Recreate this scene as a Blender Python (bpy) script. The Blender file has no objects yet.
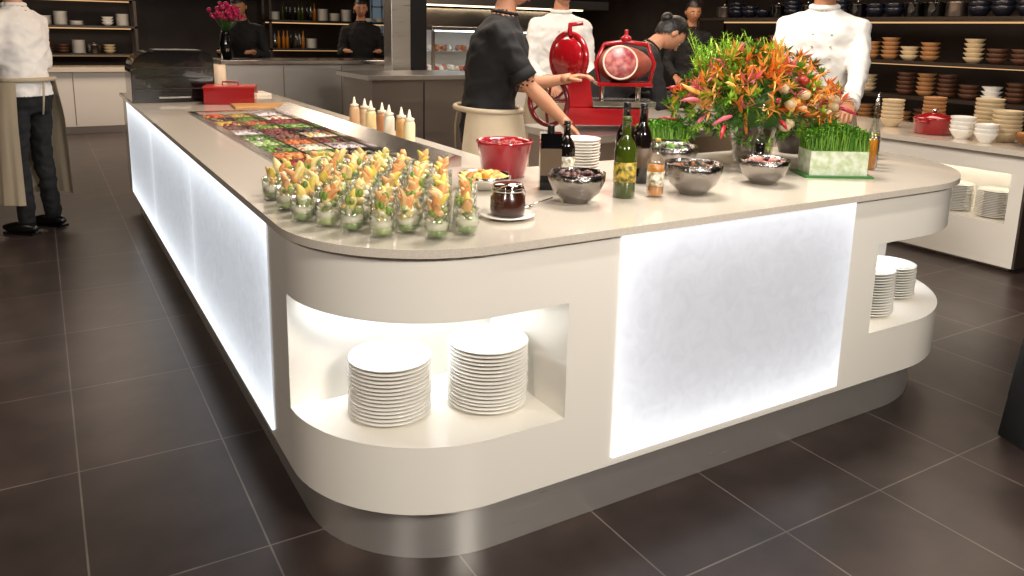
import bpy, bmesh, math, random
from math import sin, cos, pi, radians, sqrt, exp
from mathutils import Vector, Matrix, kdtree
random.seed(7)
S=bpy.context.scene
COL=bpy.context.collection
try:
    S.view_settings.view_transform='Standard'
except Exception: pass

# ---------------------------------------------------------------- materials
def lin(c):
    if isinstance(c,str):
        c=c.lstrip('#'); c=[int(c[i:i+2],16)/255 for i in (0,2,4)]
        c=[x/12.92 if x<=.04045 else ((x+.055)/1.055)**2.4 for x in c]
    return (c[0],c[1],c[2],1)
MATS={}
def mat(name,color,rough=.5,metal=0,emit=None,estr=0,noise=0,nscale=20,bump=0,coat=0,trans=0,color2=None,sss=0):
    if name in MATS: return MATS[name]
    m=bpy.data.materials.new(name); m.use_nodes=True
    nt=m.node_tree; b=nt.nodes["Principled BSDF"]
    b.inputs["Base Color"].default_value=lin(color); b.inputs["Roughness"].default_value=rough
    b.inputs["Metallic"].default_value=metal
    if coat: b.inputs["Coat Weight"].default_value=coat
    if trans: b.inputs["Transmission Weight"].default_value=trans
    if emit: b.inputs["Emission Color"].default_value=lin(emit); b.inputs["Emission Strength"].default_value=estr
    if noise or bump:
        tc=nt.nodes.new("ShaderNodeTexCoord"); n=nt.nodes.new("ShaderNodeTexNoise")
        n.inputs["Scale"].default_value=nscale; n.inputs["Detail"].default_value=5
        nt.links.new(tc.outputs["Object"],n.inputs["Vector"])
        if noise:
            mx=nt.nodes.new("ShaderNodeMix"); mx.data_type='RGBA'
            c=lin(color); c2=lin(color2) if color2 else tuple(max(0,x*(1-noise)) for x in c[:3])+(1,)
            mx.inputs[6].default_value=c; mx.inputs[7].default_value=c2
            r=nt.nodes.new("ShaderNodeMapRange"); r.inputs[1].default_value=.38; r.inputs[2].default_value=.62
            nt.links.new(n.outputs["Fac"],r.inputs[0]); nt.links.new(r.outputs[0],mx.inputs[0])
            nt.links.new(mx.outputs[2],b.inputs["Base Color"])
        if bump:
            bp=nt.nodes.new("ShaderNodeBump"); bp.inputs["Strength"].default_value=bump; bp.inputs["Distance"].default_value=.01
            nt.links.new(n.outputs["Fac"],bp.inputs["Height"]); nt.links.new(bp.outputs[0],b.inputs["Normal"])
    MATS[name]=m; return m
def glassmat(name,tint=(1,1,1),refl=.12,rough=.02):
    if name in MATS: return MATS[name]
    m=bpy.data.materials.new(name); m.use_nodes=True; nt=m.node_tree; nt.nodes.clear()
    o=nt.nodes.new("ShaderNodeOutputMaterial"); t=nt.nodes.new("ShaderNodeBsdfTransparent"); g=nt.nodes.new("ShaderNodeBsdfGlossy")
    mx=nt.nodes.new("ShaderNodeMixShader"); lw=nt.nodes.new("ShaderNodeLayerWeight"); lw.inputs[0].default_value=.35
    mr=nt.nodes.new("ShaderNodeMapRange"); mr.inputs[3].default_value=refl*.6; mr.inputs[4].default_value=min(1,refl*5)
    t.inputs[0].default_value=lin(tint); g.inputs[0].default_value=(.95,.95,.95,1); g.inputs[1].default_value=rough
    nt.links.new(lw.outputs["Facing"],mr.inputs[0]); nt.links.new(mr.outputs[0],mx.inputs[0])
    nt.links.new(t.outputs[0],mx.inputs[1]); nt.links.new(g.outputs[0],mx.inputs[2]); nt.links.new(mx.outputs[0],o.inputs[0])
    MATS[name]=m; return m
def emitmat(name,color,s):
    if name in MATS: return MATS[name]
    m=bpy.data.materials.new(name); m.use_nodes=True; nt=m.node_tree; nt.nodes.clear()
    o=nt.nodes.new("ShaderNodeOutputMaterial"); e=nt.nodes.new("ShaderNodeEmission")
    e.inputs[0].default_value=lin(color); e.inputs[1].default_value=s; nt.links.new(e.outputs[0],o.inputs[0])
    MATS[name]=m; return m
def steelmat(name,color=(.62,.6,.57),rough=.28,sc=(1,1,60),metal=1,aniso=0):
    if name in MATS: return MATS[name]
    m=bpy.data.materials.new(name); m.use_nodes=True; nt=m.node_tree; b=nt.nodes["Principled BSDF"]
    b.inputs["Base Color"].default_value=lin(color); b.inputs["Metallic"].default_value=metal
    tc=nt.nodes.new("ShaderNodeTexCoord"); mp=nt.nodes.new("ShaderNodeMapping"); mp.inputs["Scale"].default_value=sc
    n=nt.nodes.new("ShaderNodeTexNoise"); n.inputs["Scale"].default_value=3; n.inputs["Detail"].default_value=6
    r=nt.nodes.new("ShaderNodeMapRange"); r.inputs[3].default_value=rough*.7; r.inputs[4].default_value=rough*1.4
    nt.links.new(tc.outputs["Object"],mp.inputs[0]); nt.links.new(mp.outputs[0],n.inputs["Vector"])
    nt.links.new(n.outputs["Fac"],r.inputs[0]); nt.links.new(r.outputs[0],b.inputs["Roughness"])
    if aniso:
        b.inputs["Anisotropic"].default_value=aniso; b.inputs["Anisotropic Rotation"].default_value=.25
        tg=nt.nodes.new("ShaderNodeTangent"); tg.direction_type='RADIAL'; tg.axis='Z'; nt.links.new(tg.outputs[0],b.inputs["Tangent"])
    MATS[name]=m; return m

# ---------------------------------------------------------------- mesh builder
class MB:
    def __init__(s): s.v=[];s.f=[];s.m=[];s.sm=[];s.mats=[]
    def mi(s,m):
        if m not in s.mats: s.mats.append(m)
        return s.mats.index(m)
    def add(s,vs,fs,m,smooth=True,M=None):
        o=len(s.v); k=s.mi(m)
        for p in vs:
            p=Vector(p)
            s.v.append(M@p if M else p)
        for f in fs: s.f.append([o+i for i in f]); s.m.append(k); s.sm.append(smooth)
    def box(s,c,d,m,M=None,rz=0):
        cx,cy,cz=c; a,b,e=d[0]/2,d[1]/2,d[2]/2
        R=Matrix.Translation(Vector(c))@Matrix.Rotation(rz,4,'Z')
        if M: R=M@R
        vs=[(x,y,z) for z in(-e,e) for y in(-b,b) for x in(-a,a)]
        s.add(vs,[(0,2,3,1),(4,5,7,6),(0,1,5,4),(2,6,7,3),(0,4,6,2),(1,3,7,5)],m,False,R)
    def bb(s,x0,x1,y0,y1,z0,z1,m,M=None): s.box(((x0+x1)/2,(y0+y1)/2,(z0+z1)/2),(x1-x0,y1-y0,z1-z0),m,M)
    def prism(s,pts,z0,z1,m,M=None,smooth=False):
        n=len(pts); vs=[(p[0],p[1],z0) for p in pts]+[(p[0],p[1],z1) for p in pts]
        s.add(vs,[tuple(range(n-1,-1,-1)),tuple(range(n,2*n))],m,False,M)
        o=len(s.v)-2*n; k=s.mi(m)
        for i in range(n):
            j=(i+1)%n; s.f.append([o+i,o+j,o+n+j,o+n+i]); s.m.append(k); s.sm.append(smooth)
    def lathe(s,prof,m,c=(0,0,0),seg=24,M=None,smooth=True):
        vs=[];fs=[];n=len(prof)
        for i in range(seg):
            a=2*pi*i/seg
            for r,z in prof: vs.append((c[0]+r*cos(a),c[1]+r*sin(a),c[2]+z))
        for i in range(seg):
            j=(i+1)%seg
            for k in range(n-1):
                if prof[k][0]<1e-6 and prof[k+1][0]<1e-6: continue
                fs.append((i*n+k,j*n+k,j*n+k+1,i*n+k+1))
        s.add(vs,fs,m,smooth,M)
    def tube(s,pts,rad,m,seg=10,M=None,caps=True,flat=1):
        pts=[Vector(p) for p in pts]; n=len(pts)
        if not hasattr(rad,'__len__'): rad=[rad]*n
        vs=[];fs=[]; up=None
        for i,p in enumerate(pts):
            t=(pts[min(i+1,n-1)]-pts[max(i-1,0)])
            if t.length<1e-9: t=Vector((0,0,1))
            t.normalize()
            if up is None:
                up=Vector((0,0,1)) if abs(t.z)<.9 else Vector((0,1,0))
            a=t.cross(up)
            if a.length<1e-4: a=t.cross(Vector((1,0,.1)))
            a.normalize(); b=a.cross(t).normalized(); up=b
            for k in range(seg):
                q=2*pi*k/seg; vs.append(p+a*cos(q)*rad[i]+b*sin(q)*rad[i]*flat)
        for i in range(n-1):
            for k in range(seg):
                l=(k+1)%seg; fs.append((i*seg+k,i*seg+l,(i+1)*seg+l,(i+1)*seg+k))
        if caps:
            fs.append(tuple(range(seg-1,-1,-1))); fs.append(tuple((n-1)*seg+k for k in range(seg)))
        s.add(vs,fs,m,True,M)
    def ell(s,c,r,m,M=None,seg=16,rings=10,fn=None):
        vs=[(0,0,-1)];
        for i in range(1,rings):
            t=pi*i/rings-pi/2
            for k in range(seg): a=2*pi*k/seg; vs.append((cos(t)*cos(a),cos(t)*sin(a),sin(t)))
        vs.append((0,0,1)); N=len(vs)-1; fs=[]
        for k in range(seg): fs.append((0,1+(k+1)%seg,1+k))
        for i in range(rings-2):
            for k in range(seg):
                l=(k+1)%seg;o=1+i*seg; fs.append((o+k,o+l,o+seg+l,o+seg+k))
        o=1+(rings-2)*seg
        for k in range(seg): fs.append((o+k,o+(k+1)%seg,N))
        if fn: vs=[fn(Vector(p)) for p in vs]
        vs=[(c[0]+p[0]*r[0],c[1]+p[1]*r[1],c[2]+p[2]*r[2]) for p in vs]
        s.add(vs,fs,m,True,M)
    def chunk(s,c,r,m,M=None,sq=.35):
        R=Matrix.Translation(Vector(c))@Matrix.Rotation(random.random()*6,4,Vector((random.random()-.5,random.random()-.5,random.random()-.5)).normalized())
        if M: R=M@R
        sc=[r*(1+random.uniform(-sq,sq)) for _ in range(3)]
        s.ell((0,0,0),sc,m,R,6,4)
    def obj(s,name,parent=None,bevel=0,loc=None,rz=0,autosmooth=True):
        me=bpy.data.meshes.new(name); me.from_pydata([tuple(p) for p in s.v],[],s.f)
        for m in s.mats: me.materials.append(m)
        me.polygons.foreach_set("material_index",s.m); me.polygons.foreach_set("use_smooth",s.sm); me.update()
        ob=bpy.data.objects.new(name,me); COL.objects.link(ob)
        if parent: ob.parent=parent
        if loc: ob.location=loc
        ob.rotation_euler[2]=rz
        if bevel:
            b=ob.modifiers.new("bevel","BEVEL"); b.width=bevel; b.segments=2; b.limit_method='ANGLE'; b.angle_limit=radians(50)
        return ob
def empty(name,loc=(0,0,0),rz=0):
    e=bpy.data.objects.new(name,None); COL.objects.link(e); e.location=loc; e.rotation_euler[2]=rz; e.empty_display_size=.1; return e

# ---------------------------------------------------------------- palette
cream=mat('cream_solid_surface','#fbf6ec',.22,coat=.4)
stone=mat('pale_stone_top','#e2d8ca',.18,noise=.1,nscale=180,coat=.5)
steel=steelmat('brushed_steel',rough=.3)
kicks=steelmat('kick_steel',(.84,.82,.78),.3,(1,1,50),metal=.8,aniso=.7)
steelh=steelmat('brushed_steel_smooth',(.7,.68,.65),.18,(1,1,1))
dsteel=steelmat('dark_steel',(.34,.29,.26),.35)
china=mat('white_china','#f4f1ea',.15,coat=.4)
black=mat('black_plastic','#101012',.3)
blackg=mat('black_gloss','#0b0b0d',.12,coat=.5)
red=mat('red_enamel','#9c0f1a',.18,coat=.6)
glass=glassmat('clear_glass',(.97,.99,.98),.10)
dwood=mat('dark_wood','#2c1d15',.45,noise=.4,nscale=8)
shelfm=mat('shelf_metal','#4a3f38',.35,metal=.6)
led=emitmat('led_white','#eef5ff',20)
warmled=emitmat('warm_lamp','#ffc98a',.8)

# ---------------------------------------------------------------- room
def floor_mat():
    m=bpy.data.materials.new('floor_tiles'); m.use_nodes=True; nt=m.node_tree; b=nt.nodes["Principled BSDF"]
    tc=nt.nodes.new("ShaderNodeTexCoord"); br=nt.nodes.new("ShaderNodeTexBrick")
    br.offset=0; br.squash=1
    br.inputs["Scale"].default_value=1; br.inputs["Brick Width"].default_value=.44; br.inputs["Row Height"].default_value=.665
    br.inputs["Mortar Size"].default_value=.003; br.inputs["Mortar Smooth"].default_value=.3
    br.inputs["Color1"].default_value=lin('#3b302d'); br.inputs["Color2"].default_value=lin('#453834'); br.inputs["Mortar"].default_value=lin('#7a7068')
    nt.links.new(tc.outputs["Object"],br.inputs["Vector"])
    n=nt.nodes.new("ShaderNodeTexNoise"); n.inputs["Scale"].default_value=5; n.inputs["Detail"].default_value=8
    nt.links.new(tc.outputs["Object"],n.inputs["Vector"])
    mx=nt.nodes.new("ShaderNodeMix"); mx.data_type='RGBA'; mx.blend_type='MULTIPLY'; mx.inputs[0].default_value=.85
    cr=nt.nodes.new("ShaderNodeMapRange"); cr.inputs[1].default_value=.3; cr.inputs[2].default_value=.7; cr.inputs[3].default_value=.55; cr.inputs[4].default_value=1.25
    nt.links.new(n.outputs["Fac"],cr.inputs[0]); nt.links.new(br.outputs["Color"],mx.inputs[6]); nt.links.new(cr.outputs[0],mx.inputs[7])
    nt.links.new(mx.outputs[2],b.inputs["Base Color"])
    b.inputs["Roughness"].default_value=.34
    bp=nt.nodes.new("ShaderNodeBump"); bp.inputs["Strength"].default_value=.2; bp.inputs["Distance"].default_value=.004
    nt.links.new(n.outputs["Fac"],bp.inputs["Height"]); nt.links.new(bp.outputs[0],b.inputs["Normal"])
    return m
wallm=mat('dark_brown_wall','#33251f',.6,noise=.3,nscale=3)
XL,XR,YF,YB,ZC=-6,8.2,-4,14,3.1
for nm,b in {'floor':(XL,XR,YF,YB,-.1,0),'ceiling':(XL,XR,YF,YB,ZC,ZC+.1),'wall_back':(XL,XR,YB,YB+.1,0,ZC),'wall_front':(XL,XR,YF-.1,YF,0,ZC),
             'wall_left':(XL-.1,XL,YF,YB,0,ZC),'wall_right':(XR,XR+.1,YF,YB,0,ZC)}.items():
    mb=MB(); mb.bb(*b, floor_mat() if nm=='floor' else (mat('ceiling_paint','#4a403a',.8) if nm=='ceiling' else wallm)); mb.obj(nm)

# ---------------------------------------------------------------- buffet counter
def arc(cx,cy,r,a0,a1,n=18): return [(cx+r*cos(radians(a0+(a1-a0)*i/n)),cy+r*sin(radians(a0+(a1-a0)*i/n))) for i in range(n+1)]
def outline(x0,y0,x1,yb,xi,ye,r,r2,r3=.14):
    p=[(x0,ye)]+arc(x0+r,y0+r,r,180,270)+arc(x1-r2,y0+r2,r2,270,360)+arc(x1-r3,yb-r3,r3,0,90,8)+[(xi,yb),(xi,ye)]
    return p
WX0,WX1,WY0,WY1=.77,1.27,2.72,5.0
def with_hole(mb,x0,y0,x1,yb,xi,ye,r,r2,z0,z1,m):
    p=[(x0,WY0)]+arc(x0+r,y0+r,r,180,270)+arc(x1-r2,y0+r2,r2,270,360)+arc(x1-.14,yb-.14,.14,0,90,8)+[(xi,yb),(xi,WY0)]
    mb.prism(p,z0,z1,m)
    mb.prism([(x0,WY1),(x0,WY0),(WX0,WY0),(WX0,WY1)],z0,z1,m)
    mb.prism([(WX1,WY1),(WX1,WY0),(xi,WY0),(xi,WY1)],z0,z1,m)
    mb.prism([(x0,ye),(x0,WY1),(xi,WY1),(xi,ye)],z0,z1,m)
BX0,BY0,BX1,BYB,BXI,BYE,BR,BR2=.525,1.628,3.36,2.5,1.52,6.62,.42,.6
counter=empty('buffet_counter')
mb=MB()
with_hole(mb,.505,1.608,3.385,2.55,1.56,6.66,.43,.62,.878,.9,stone)
o=mb.obj('countertop',counter)
mb=MB()
with_hole(mb,BX0,BY0,BX1,BYB,BXI,BYE,BR,BR2,.705,.878,cream)
mb.prism(outline(BX0,BY0,BX1,BYB,BXI,BYE,BR,BR2),.18,.37,cream)
NY=2.05
mb.prism([(BX0,BYE),(BX0,NY),(1.165,NY),(1.165,BY0),(2.5,BY0),(2.5,NY),(BX1,NY+.1)]+arc(BX1-.14,BYB-.14,.14,0,90,8)+[(BXI,BYB),(BXI,BYE)],.37,.705,cream)
o=mb.obj('counter_body',counter)
mb=MB(); mb.prism(outline(.58,1.69,3.31,2.44,1.48,6.56,.40,.58),0,.181,kicks); mb.obj('kick_plinth',counter)
for ob in counter.children:
    for p in ob.data.polygons:
        p.use_smooth = abs(p.normal.z)<.5
    ob.data.update()
    md=ob.modifiers.new('edges','EDGE_SPLIT'); md.split_angle=radians(30)
def panelmat(name,W,Hh,ax,base,gain,wts,ec=(.87,.93,1,1)):
    m=bpy.data.materials.new(name); m.use_nodes=True; nt=m.node_tree; nt.nodes.clear()
    o=nt.nodes.new("ShaderNodeOutputMaterial"); pb=nt.nodes.new("ShaderNodeBsdfPrincipled")
    pb.inputs["Base Color"].default_value=(.3,.3,.31,1); pb.inputs["Roughness"].default_value=.35
    tc=nt.nodes.new("ShaderNodeTexCoord"); sp=nt.nodes.new("ShaderNodeSeparateXYZ"); nt.links.new(tc.outputs["Generated"],sp.inputs[0])
    def math(op,a,b=None):
        n=nt.nodes.new("ShaderNodeMath"); n.operation=op
        for i,q in enumerate((a,b)):
            if q is None: continue
            if isinstance(q,(int,float)): n.inputs[i].default_value=q
            else: nt.links.new(q,n.inputs[i])
        return n.outputs[0]
    u=sp.outputs[ax]; v=sp.outputs[2]
    tot=None
    for src,L,inv,w,k in ((u,W,0,wts[0],11),(u,W,1,wts[1],11),(v,Hh,0,wts[2],11),(v,Hh,1,wts[3],13)):
        d=math('SUBTRACT',1.0,src) if inv else src
        e=math('POWER',2.718,math('MULTIPLY',d,-k*L)); e=math('MULTIPLY',e,w)
        tot=e if tot is None else math('ADD',tot,e)
    n=nt.nodes.new("ShaderNodeTexNoise"); n.inputs["Scale"].default_value=14; n.inputs["Detail"].default_value=10; n.inputs["Distortion"].default_value=1.8
    nt.links.new(tc.outputs["Object"],n.inputs["Vector"])
    nn=math('ADD',math('MULTIPLY',n.outputs["Fac"],.36),.82)
    st=math('MULTIPLY',math('ADD',math('MULTIPLY',tot,gain),base),nn)
    pb.inputs["Emission Color"].default_value=ec; nt.links.new(st,pb.inputs["Emission Strength"])
    nt.links.new(pb.outputs[0],o.inputs[0]); return m
mb=MB(); mb.bb(1.335,2.34,1.622,1.64,.205,.876,panelmat('backlit_front_panel',1.01,.67,0,.40,.6,(.75,.4,1.3,.9),(.93,.945,1,1))); mb.obj('light_panel_front',counter)
ys=[2.25,3.57,4.93,6.3]
for i in range(3):
    mb=MB(); mb.bb(.519,.535,ys[i]+.003,ys[i+1]-.003,.205,.876,panelmat('backlit_side_panel_%d'%i,1.35,.67,1,.48,.9,(.2,.2,1.2,1.2))); mb.obj('light_panel_side_%d'%(i+1),counter)
mb=MB(); mb.bb(.60,1.13,1.98,2.03,.697,.704,led); mb.bb(2.54,3.25,1.98,2.03,.697,.704,led); mb.obj('niche_led_strips',counter)
mb=MB(); t=.012
mb.bb(WX0+.002,WX1-.002,WY0+.002,WY1-.002,.79,.80,steel)
for b in ((WX0+.002,WX0+t,WY0+.002,WY1-.002),(WX1-t,WX1-.002,WY0+.002,WY1-.002),(WX0+t,WX1-t,WY0+.002,WY0+t),(WX0+t,WX1-t,WY1-t,WY1-.002)): mb.bb(*b,.80,.9,steel)
for b in ((WX0-.025,WX0+t,WY0-.03,WY1+.03),(WX0,WX1,WY0-.06,WY0+t),(WX0,WX1,WY1-t,WY1+.03)): mb.bb(*b,.9,.906,steelh)
MX=Matrix(((1,0,0,0),(0,0,1,0),(0,1,0,0),(0,0,0,1)))
mb.prism([(WX1-t,.9),(WX1+.10,.9),(WX1+.10,.94),(WX1+.07,.948),(WX1-t,.908)],WY0-.06,WY1+.03,steelh,MX)
mb.obj('chilled_well',counter)

# food pans
def fm(n,c,r=.45): return mat('food_'+n,c,r,noise=.35,nscale=40,bump=.2)
foods=[fm('beet','#7d1a26'),fm('lettuce','#5f8a2a'),fm('corn','#dbb04a'),fm('carrot','#cf7030'),fm('cheese','#e9dfc8'),fm('olive','#2b2418'),fm('tomato','#b5362a'),fm('cucumber','#9dbb6c'),fm('ham','#cf8f84'),fm('bean','#6f4030'),fm('peppers','#bf4a2a'),fm('onion','#d9cdd2')]
mb=MB(); ncol=3; nrow=11; x0=WX0+.015;x1=WX1-.015;y0=WY0+.015;y1=WY1-.015
dx=(x1-x0)/ncol; dy=(y1-y0)/nrow; seq=[0,7,2,4,6,1,5,8,3,11,10,4,1,9,6]
for i in range(ncol):
    for j in range(nrow):
        ax=x0+i*dx+.003; bx=x0+(i+1)*dx-.003; ay=y0+j*dy+.003; by=y0+(j+1)*dy-.003
        mb.bb(ax,bx,ay,by,.801,.806,steelh)
        for b in ((ax,ax+.004,ay,by),(bx-.004,bx,ay,by),(ax+.004,bx-.004,ay,ay+.004),(ax+.004,bx-.004,by-.004,by)): mb.bb(*b,.806,.89,steelh)
        m1=foods[seq[(i*6+j*4+(i*j)%3)%len(seq)]]; m2=random.choice(foods)
        mb.bb(ax+.006,bx-.006,ay+.006,by-.006,.806,.85,m1)
        sz=random.choice([.009,.012,.016])
        for k in range(int(.9/sz)):
            px=random.uniform(ax+.02,bx-.02); py=random.uniform(ay+.02,by-.02)
            q=1-((px-(ax+bx)/2)**2+(py-(ay+by)/2)**2)/.012
            mb.chunk((px,py,.858+.02*max(0,q)+random.uniform(-.004,.004)),random.uniform(.8,1.2)*sz,m1 if random.random()<.88 else m2)
mb.obj('salad_food_pans')

# ---------------------------------------------------------------- plates
def plate_stack(name,x,y,z,r,n,pitch=.0108):
    mb=MB()
    for i in range(n):
        ox,oy=random.uniform(-.0015,.0015),random.uniform(-.0015,.0015)
        s=r/.113; zz=z+i*pitch
        mb.lathe([(0,.003),(.058*s,.003),(.062*s,0),(.068*s,0),(.07*s,.004),(.09*s,.009),(.113*s,.0145),(.1145*s,.017),(.112*s,.0185),(.09*s,.0135),(.068*s,.009),(0,.0085)],china,(x+ox,y+oy,zz),36)
    return mb.obj(name)
plate_stack('plate_stack',.76,1.895,.37,.113,15)
plate_stack('plate_stack.001',1.03,1.825,.37,.113,17)
plate_stack('plate_stack.002',2.70,1.79,.37,.10,16)
plate_stack('plate_stack.003',2.98,1.88,.37,.10,12)

# ---------------------------------------------------------------- dessert glasses
greenl=mat('mint_green','#8aa64a',.4,noise=.3,nscale=60); creamy=mat('cream_filling','#efe6cf',.4); lime=mat('lime_flesh','#c3d17e',.3,noise=.3,nscale=80)
orange=mat('melon_wedge','#f0a96a',.4,noise=.25,nscale=40); pale=mat('pale_fruit','#f8e29c',.4,noise=.15,nscale=50); peach=mat('peach_fruit','#f3c083',.4,noise=.2,nscale=50); yel=mat('lemon_yellow','#f0d96a',.4,noise=.15,nscale=60)
def dessert_glass(name,x,y):
    mb=MB(); h=.068; r=.031
    mb.lathe([(0,0),(r*.8,0),(r*.92,.004),(r,.03),(r*1.03,h),(r*1.0,h),(r*.95,.03),(r*.82,.009),(0,.008)],glass,(0,0,0),20)
    mb.lathe([(0,.0095),(r*.78,.0095),(r*.9,.026),(0,.026)],random.choice([greenl,lime,creamy]),(0,0,0),16)
    mb.lathe([(0,.0265),(r*.9,.0265),(r*.92,.042),(0,.044)],creamy,(0,0,0),16)
    for k in range(14):
        a=random.random()*6.28; q=random.uniform(0,.022)
        mb.chunk((q*cos(a),q*sin(a),random.uniform(.045,.068)),random.uniform(.006,.011),random.choice([lime,creamy,greenl,pale,peach]))
    for c in range(3):
        A=Matrix.Rotation(random.random()*6.28,4,'Z')@Matrix.Translation((random.uniform(.0,.014),0,random.uniform(.072,.088)))@Matrix.Rotation(random.uniform(.05,.7),4,'Y')
        cv=random.uniform(.6,1.3)
        def cf(p): return Vector((p.x*(1-.25*p.z)+cv*p.z*p.z-cv*.4,p.y*(1-.5*abs(p.z)),p.z))
        mb.ell((0,0,0),(random.uniform(.008,.012),random.uniform(.011,.017),random.uniform(.022,.032)),random.choice([pale,pale,peach,yel,orange,orange]),A,10,8,cf)
    if random.random()<.3:
        a=random.random()*6.28
        for e in (-.5,.5): mb.ell((.012*cos(a+e),.012*sin(a+e),.085),(.008,.008,.013),greenl,None,8,5)
    mb.obj(name,loc=(x,y,.9),rz=0)
poly=[(.575,2.45),(.575,2.0),(.68,1.80),(.80,1.72),(.93,1.72),(1.02,1.86),(1.12,2.15),(1.15,2.42),(1.08,2.64),(.75,2.64)]
def inside(x,y):
    c=False;n=len(poly)
    for i in range(n):
        a,b=poly[i],poly[(i+1)%n]
        if (a[1]>y)!=(b[1]>y) and x<(b[0]-a[0])*(y-a[1])/(b[1]-a[1])+a[0]: c=not c
    return c
cnt=0
for j in range(12):
    for i in range(9):
        x=.58+i*.082+(.041 if j%2 else 0)+random.uniform(-.005,.005); y=1.735+j*.079+random.uniform(-.005,.005)
        if inside(x,y):
            dessert_glass('dessert_glass' if cnt==0 else 'dessert_glass.%03d'%cnt,x,y); cnt+=1

# ---------------------------------------------------------------- countertop items
browng=mat('brown_chutney','#3a1a10',.25,coat=.6)
mb=MB()
mb.lathe([(0,.003),(.035,.003),(.04,0),(.045,0),(.05,.004),(.078,.011),(.078,.014),(.045,.008),(0,.007)],china,(0,0,0),32)
mb.lathe([(0,.0085),(.042,.0085),(.048,.015),(.05,.03),(.049,.062),(.04,.075),(.039,.084),(0,.084)],browng,(0,0,0),28)
mb.lathe([(0,.0845),(.044,.0845),(.045,.09),(.04,.098),(0,.1)],glassmat('brown_glass',(.35,.25,.2),.25),(0,0,0),28)
mb.lathe([(.0405,.079),(.047,.079),(.047,.084),(.0405,.084)],steelh,(0,0,0),28)
mb.tube([(.047,0,.08),(.058,0,.07),(.058,0,.05),(.052,0,.045)],.0015,steelh,6); mb.tube([(-.047,-.01,.08),(-.03,-.03,.1),(.0,-.035,.103),(.03,-.03,.1),(.047,-.01,.08)],.0015,steelh,6)
mb.obj('chutney_jar',loc=(1.10,1.85,.9))
mb=MB(); mb.tube([(0,0,.006),(.05,.0,.01),(.12,0,.012)],[.003,.002,.003],steelh,8); mb.ell((-.015,0,.006),(.02,.012,.005),steelh); mb.obj('teaspoon',loc=(1.225,1.93,.9),rz=.4)
silver=mat('hammered_silver','#8f8a86',.22,1,bump=.5,nscale=45)
def bowl(name,x,y,r,h,food,z=.9,m=silver,dens=60,scale=1):
    mb=MB()
    mb.lathe([(0,0),(r*.42,0),(r*.45,.004),(r*.8,h*.35),(r*.98,h*.75),(r,h),(r*.97,h),(r*.94,h*.75),(r*.76,h*.38),(r*.4,.01),(0,.008)],m,(0,0,0),36)
    mb.lathe([(0,h*.9),(r*.5,h*.86),(r*.93,h*.74),(r*.7,h*.4),(0,h*.3)],food[0],(0,0,0),24)
    for k in range(dens):
        a=random.random()*6.28; q=r*.82*sqrt(random.random())
        mb.chunk((q*cos(a),q*sin(a),h*.95-.3*h*(q/r)**2),random.uniform(.007,.014)*scale,random.choice(food))
    mb.obj(name,loc=(x,y,z))
nuts=fm('nuts','#a8642c'); chips=mat('golden_chips','#e0a032',.5,noise=.3,nscale=50)
bowl('metal_bowl',1.40,1.94,.09,.095,[fm('dark_berry','#3a0f16'),fm('bean','#7a3d22')])
bowl('metal_bowl.001',1.83,1.88,.096,.105,[fm('bean','#7a3d22'),fm('olive','#2b2418'),nuts])
bowl('metal_bowl.002',2.20,1.91,.09,.09,[fm('ham','#d9837a'),fm('dark_berry','#3a0f16')])
bowl('metal_bowl.003',2.02,2.2,.1,.11,[fm('olive','#2b2418'),fm('lettuce','#5c8f1e')])
bowl('chip_bowl',1.24,2.24,.09,.05,[chips,yel,orange],m=steelh,dens=80,scale=1.2)
mb=MB(); rg=mat('red_translucent_plastic','#9c1c2c',.15,coat=.5)
mb.lathe([(0,0),(.07,0),(.078,.01),(.1,.12),(.104,.13),(.1,.132),(.092,.12),(.072,.014),(0,.012)],rg,(0,0,0),36)
for k in range(80):
    a=random.random()*6.28;q=.085*sqrt(random.random()); mb.chunk((q*cos(a),q*sin(a),.112),random.uniform(.008,.014),random.choice([foods[0],foods[6]]))
mb.lathe([(0,.09),(.09,.1),(.09,.105),(0,.108)],foods[0])
mb.obj('red_bowl',loc=(1.42,2.42,.9))
plate_stack('plate_stack.004',1.75,2.40,.9,.07,11)
def bottle(name,x,y,h,r,gm,liquid,label=None,cap=black,z=.9,fill=.6,labz=(.2,.45)):
    mb=MB(); nr=r*.38
    prof=[(0,0),(r*.9,0),(r,.006),(r,h*.58),(r*.85,h*.66),(nr*1.05,h*.76),(nr,h*.92),(nr*1.15,h*.93),(nr*1.15,h*.95),(0,h*.95)]
    mb.lathe(prof,gm,(0,0,0),24)
    if liquid: mb.lathe([(0,.006),(r*.86,.006),(r*.93,.012),(r*.93,h*.56*fill/.6),(0,h*.56*fill/.6)],liquid,(0,0,0),20)
    mb.lathe([(0,h*.9501),(nr*1.0,h*.9501),(nr*1.0,h),(0,h)],cap,(0,0,0),16)
    if label: mb.lathe([(r*1.01,h*labz[0]),(r*1.02,h*labz[0]),(r*1.02,h*labz[1]),(r*1.01,h*labz[1])],label,(0,0,0),24)
    mb.obj(name,loc=(x,y,z))
gold=mat('gold_label','#d9b84a',.4,noise=.4,nscale=60,color2='#3d4a18'); white=mat('white_label','#ece8dd',.5,noise=.5,nscale=70,color2='#8a7a50')
dgreen=mat('dark_green_glass','#3c4a12',.08,coat=.7); dbrown=mat('dark_glass','#140e0c',.08,coat=.7)
oilg=mat('olive_oil','#8f7a14',.1,coat=.5); oil2=mat('amber_oil','#b5701c',.1,coat=.5)
bottle('olive_oil_bottle',1.585,1.935,.26,.036,dgreen,None,gold,mat('green_cap','#4b5a22',.3))
bottle('olive_oil_bottle.001',1.68,1.895,.19,.028,glass,oil2,white,gold)
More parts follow.
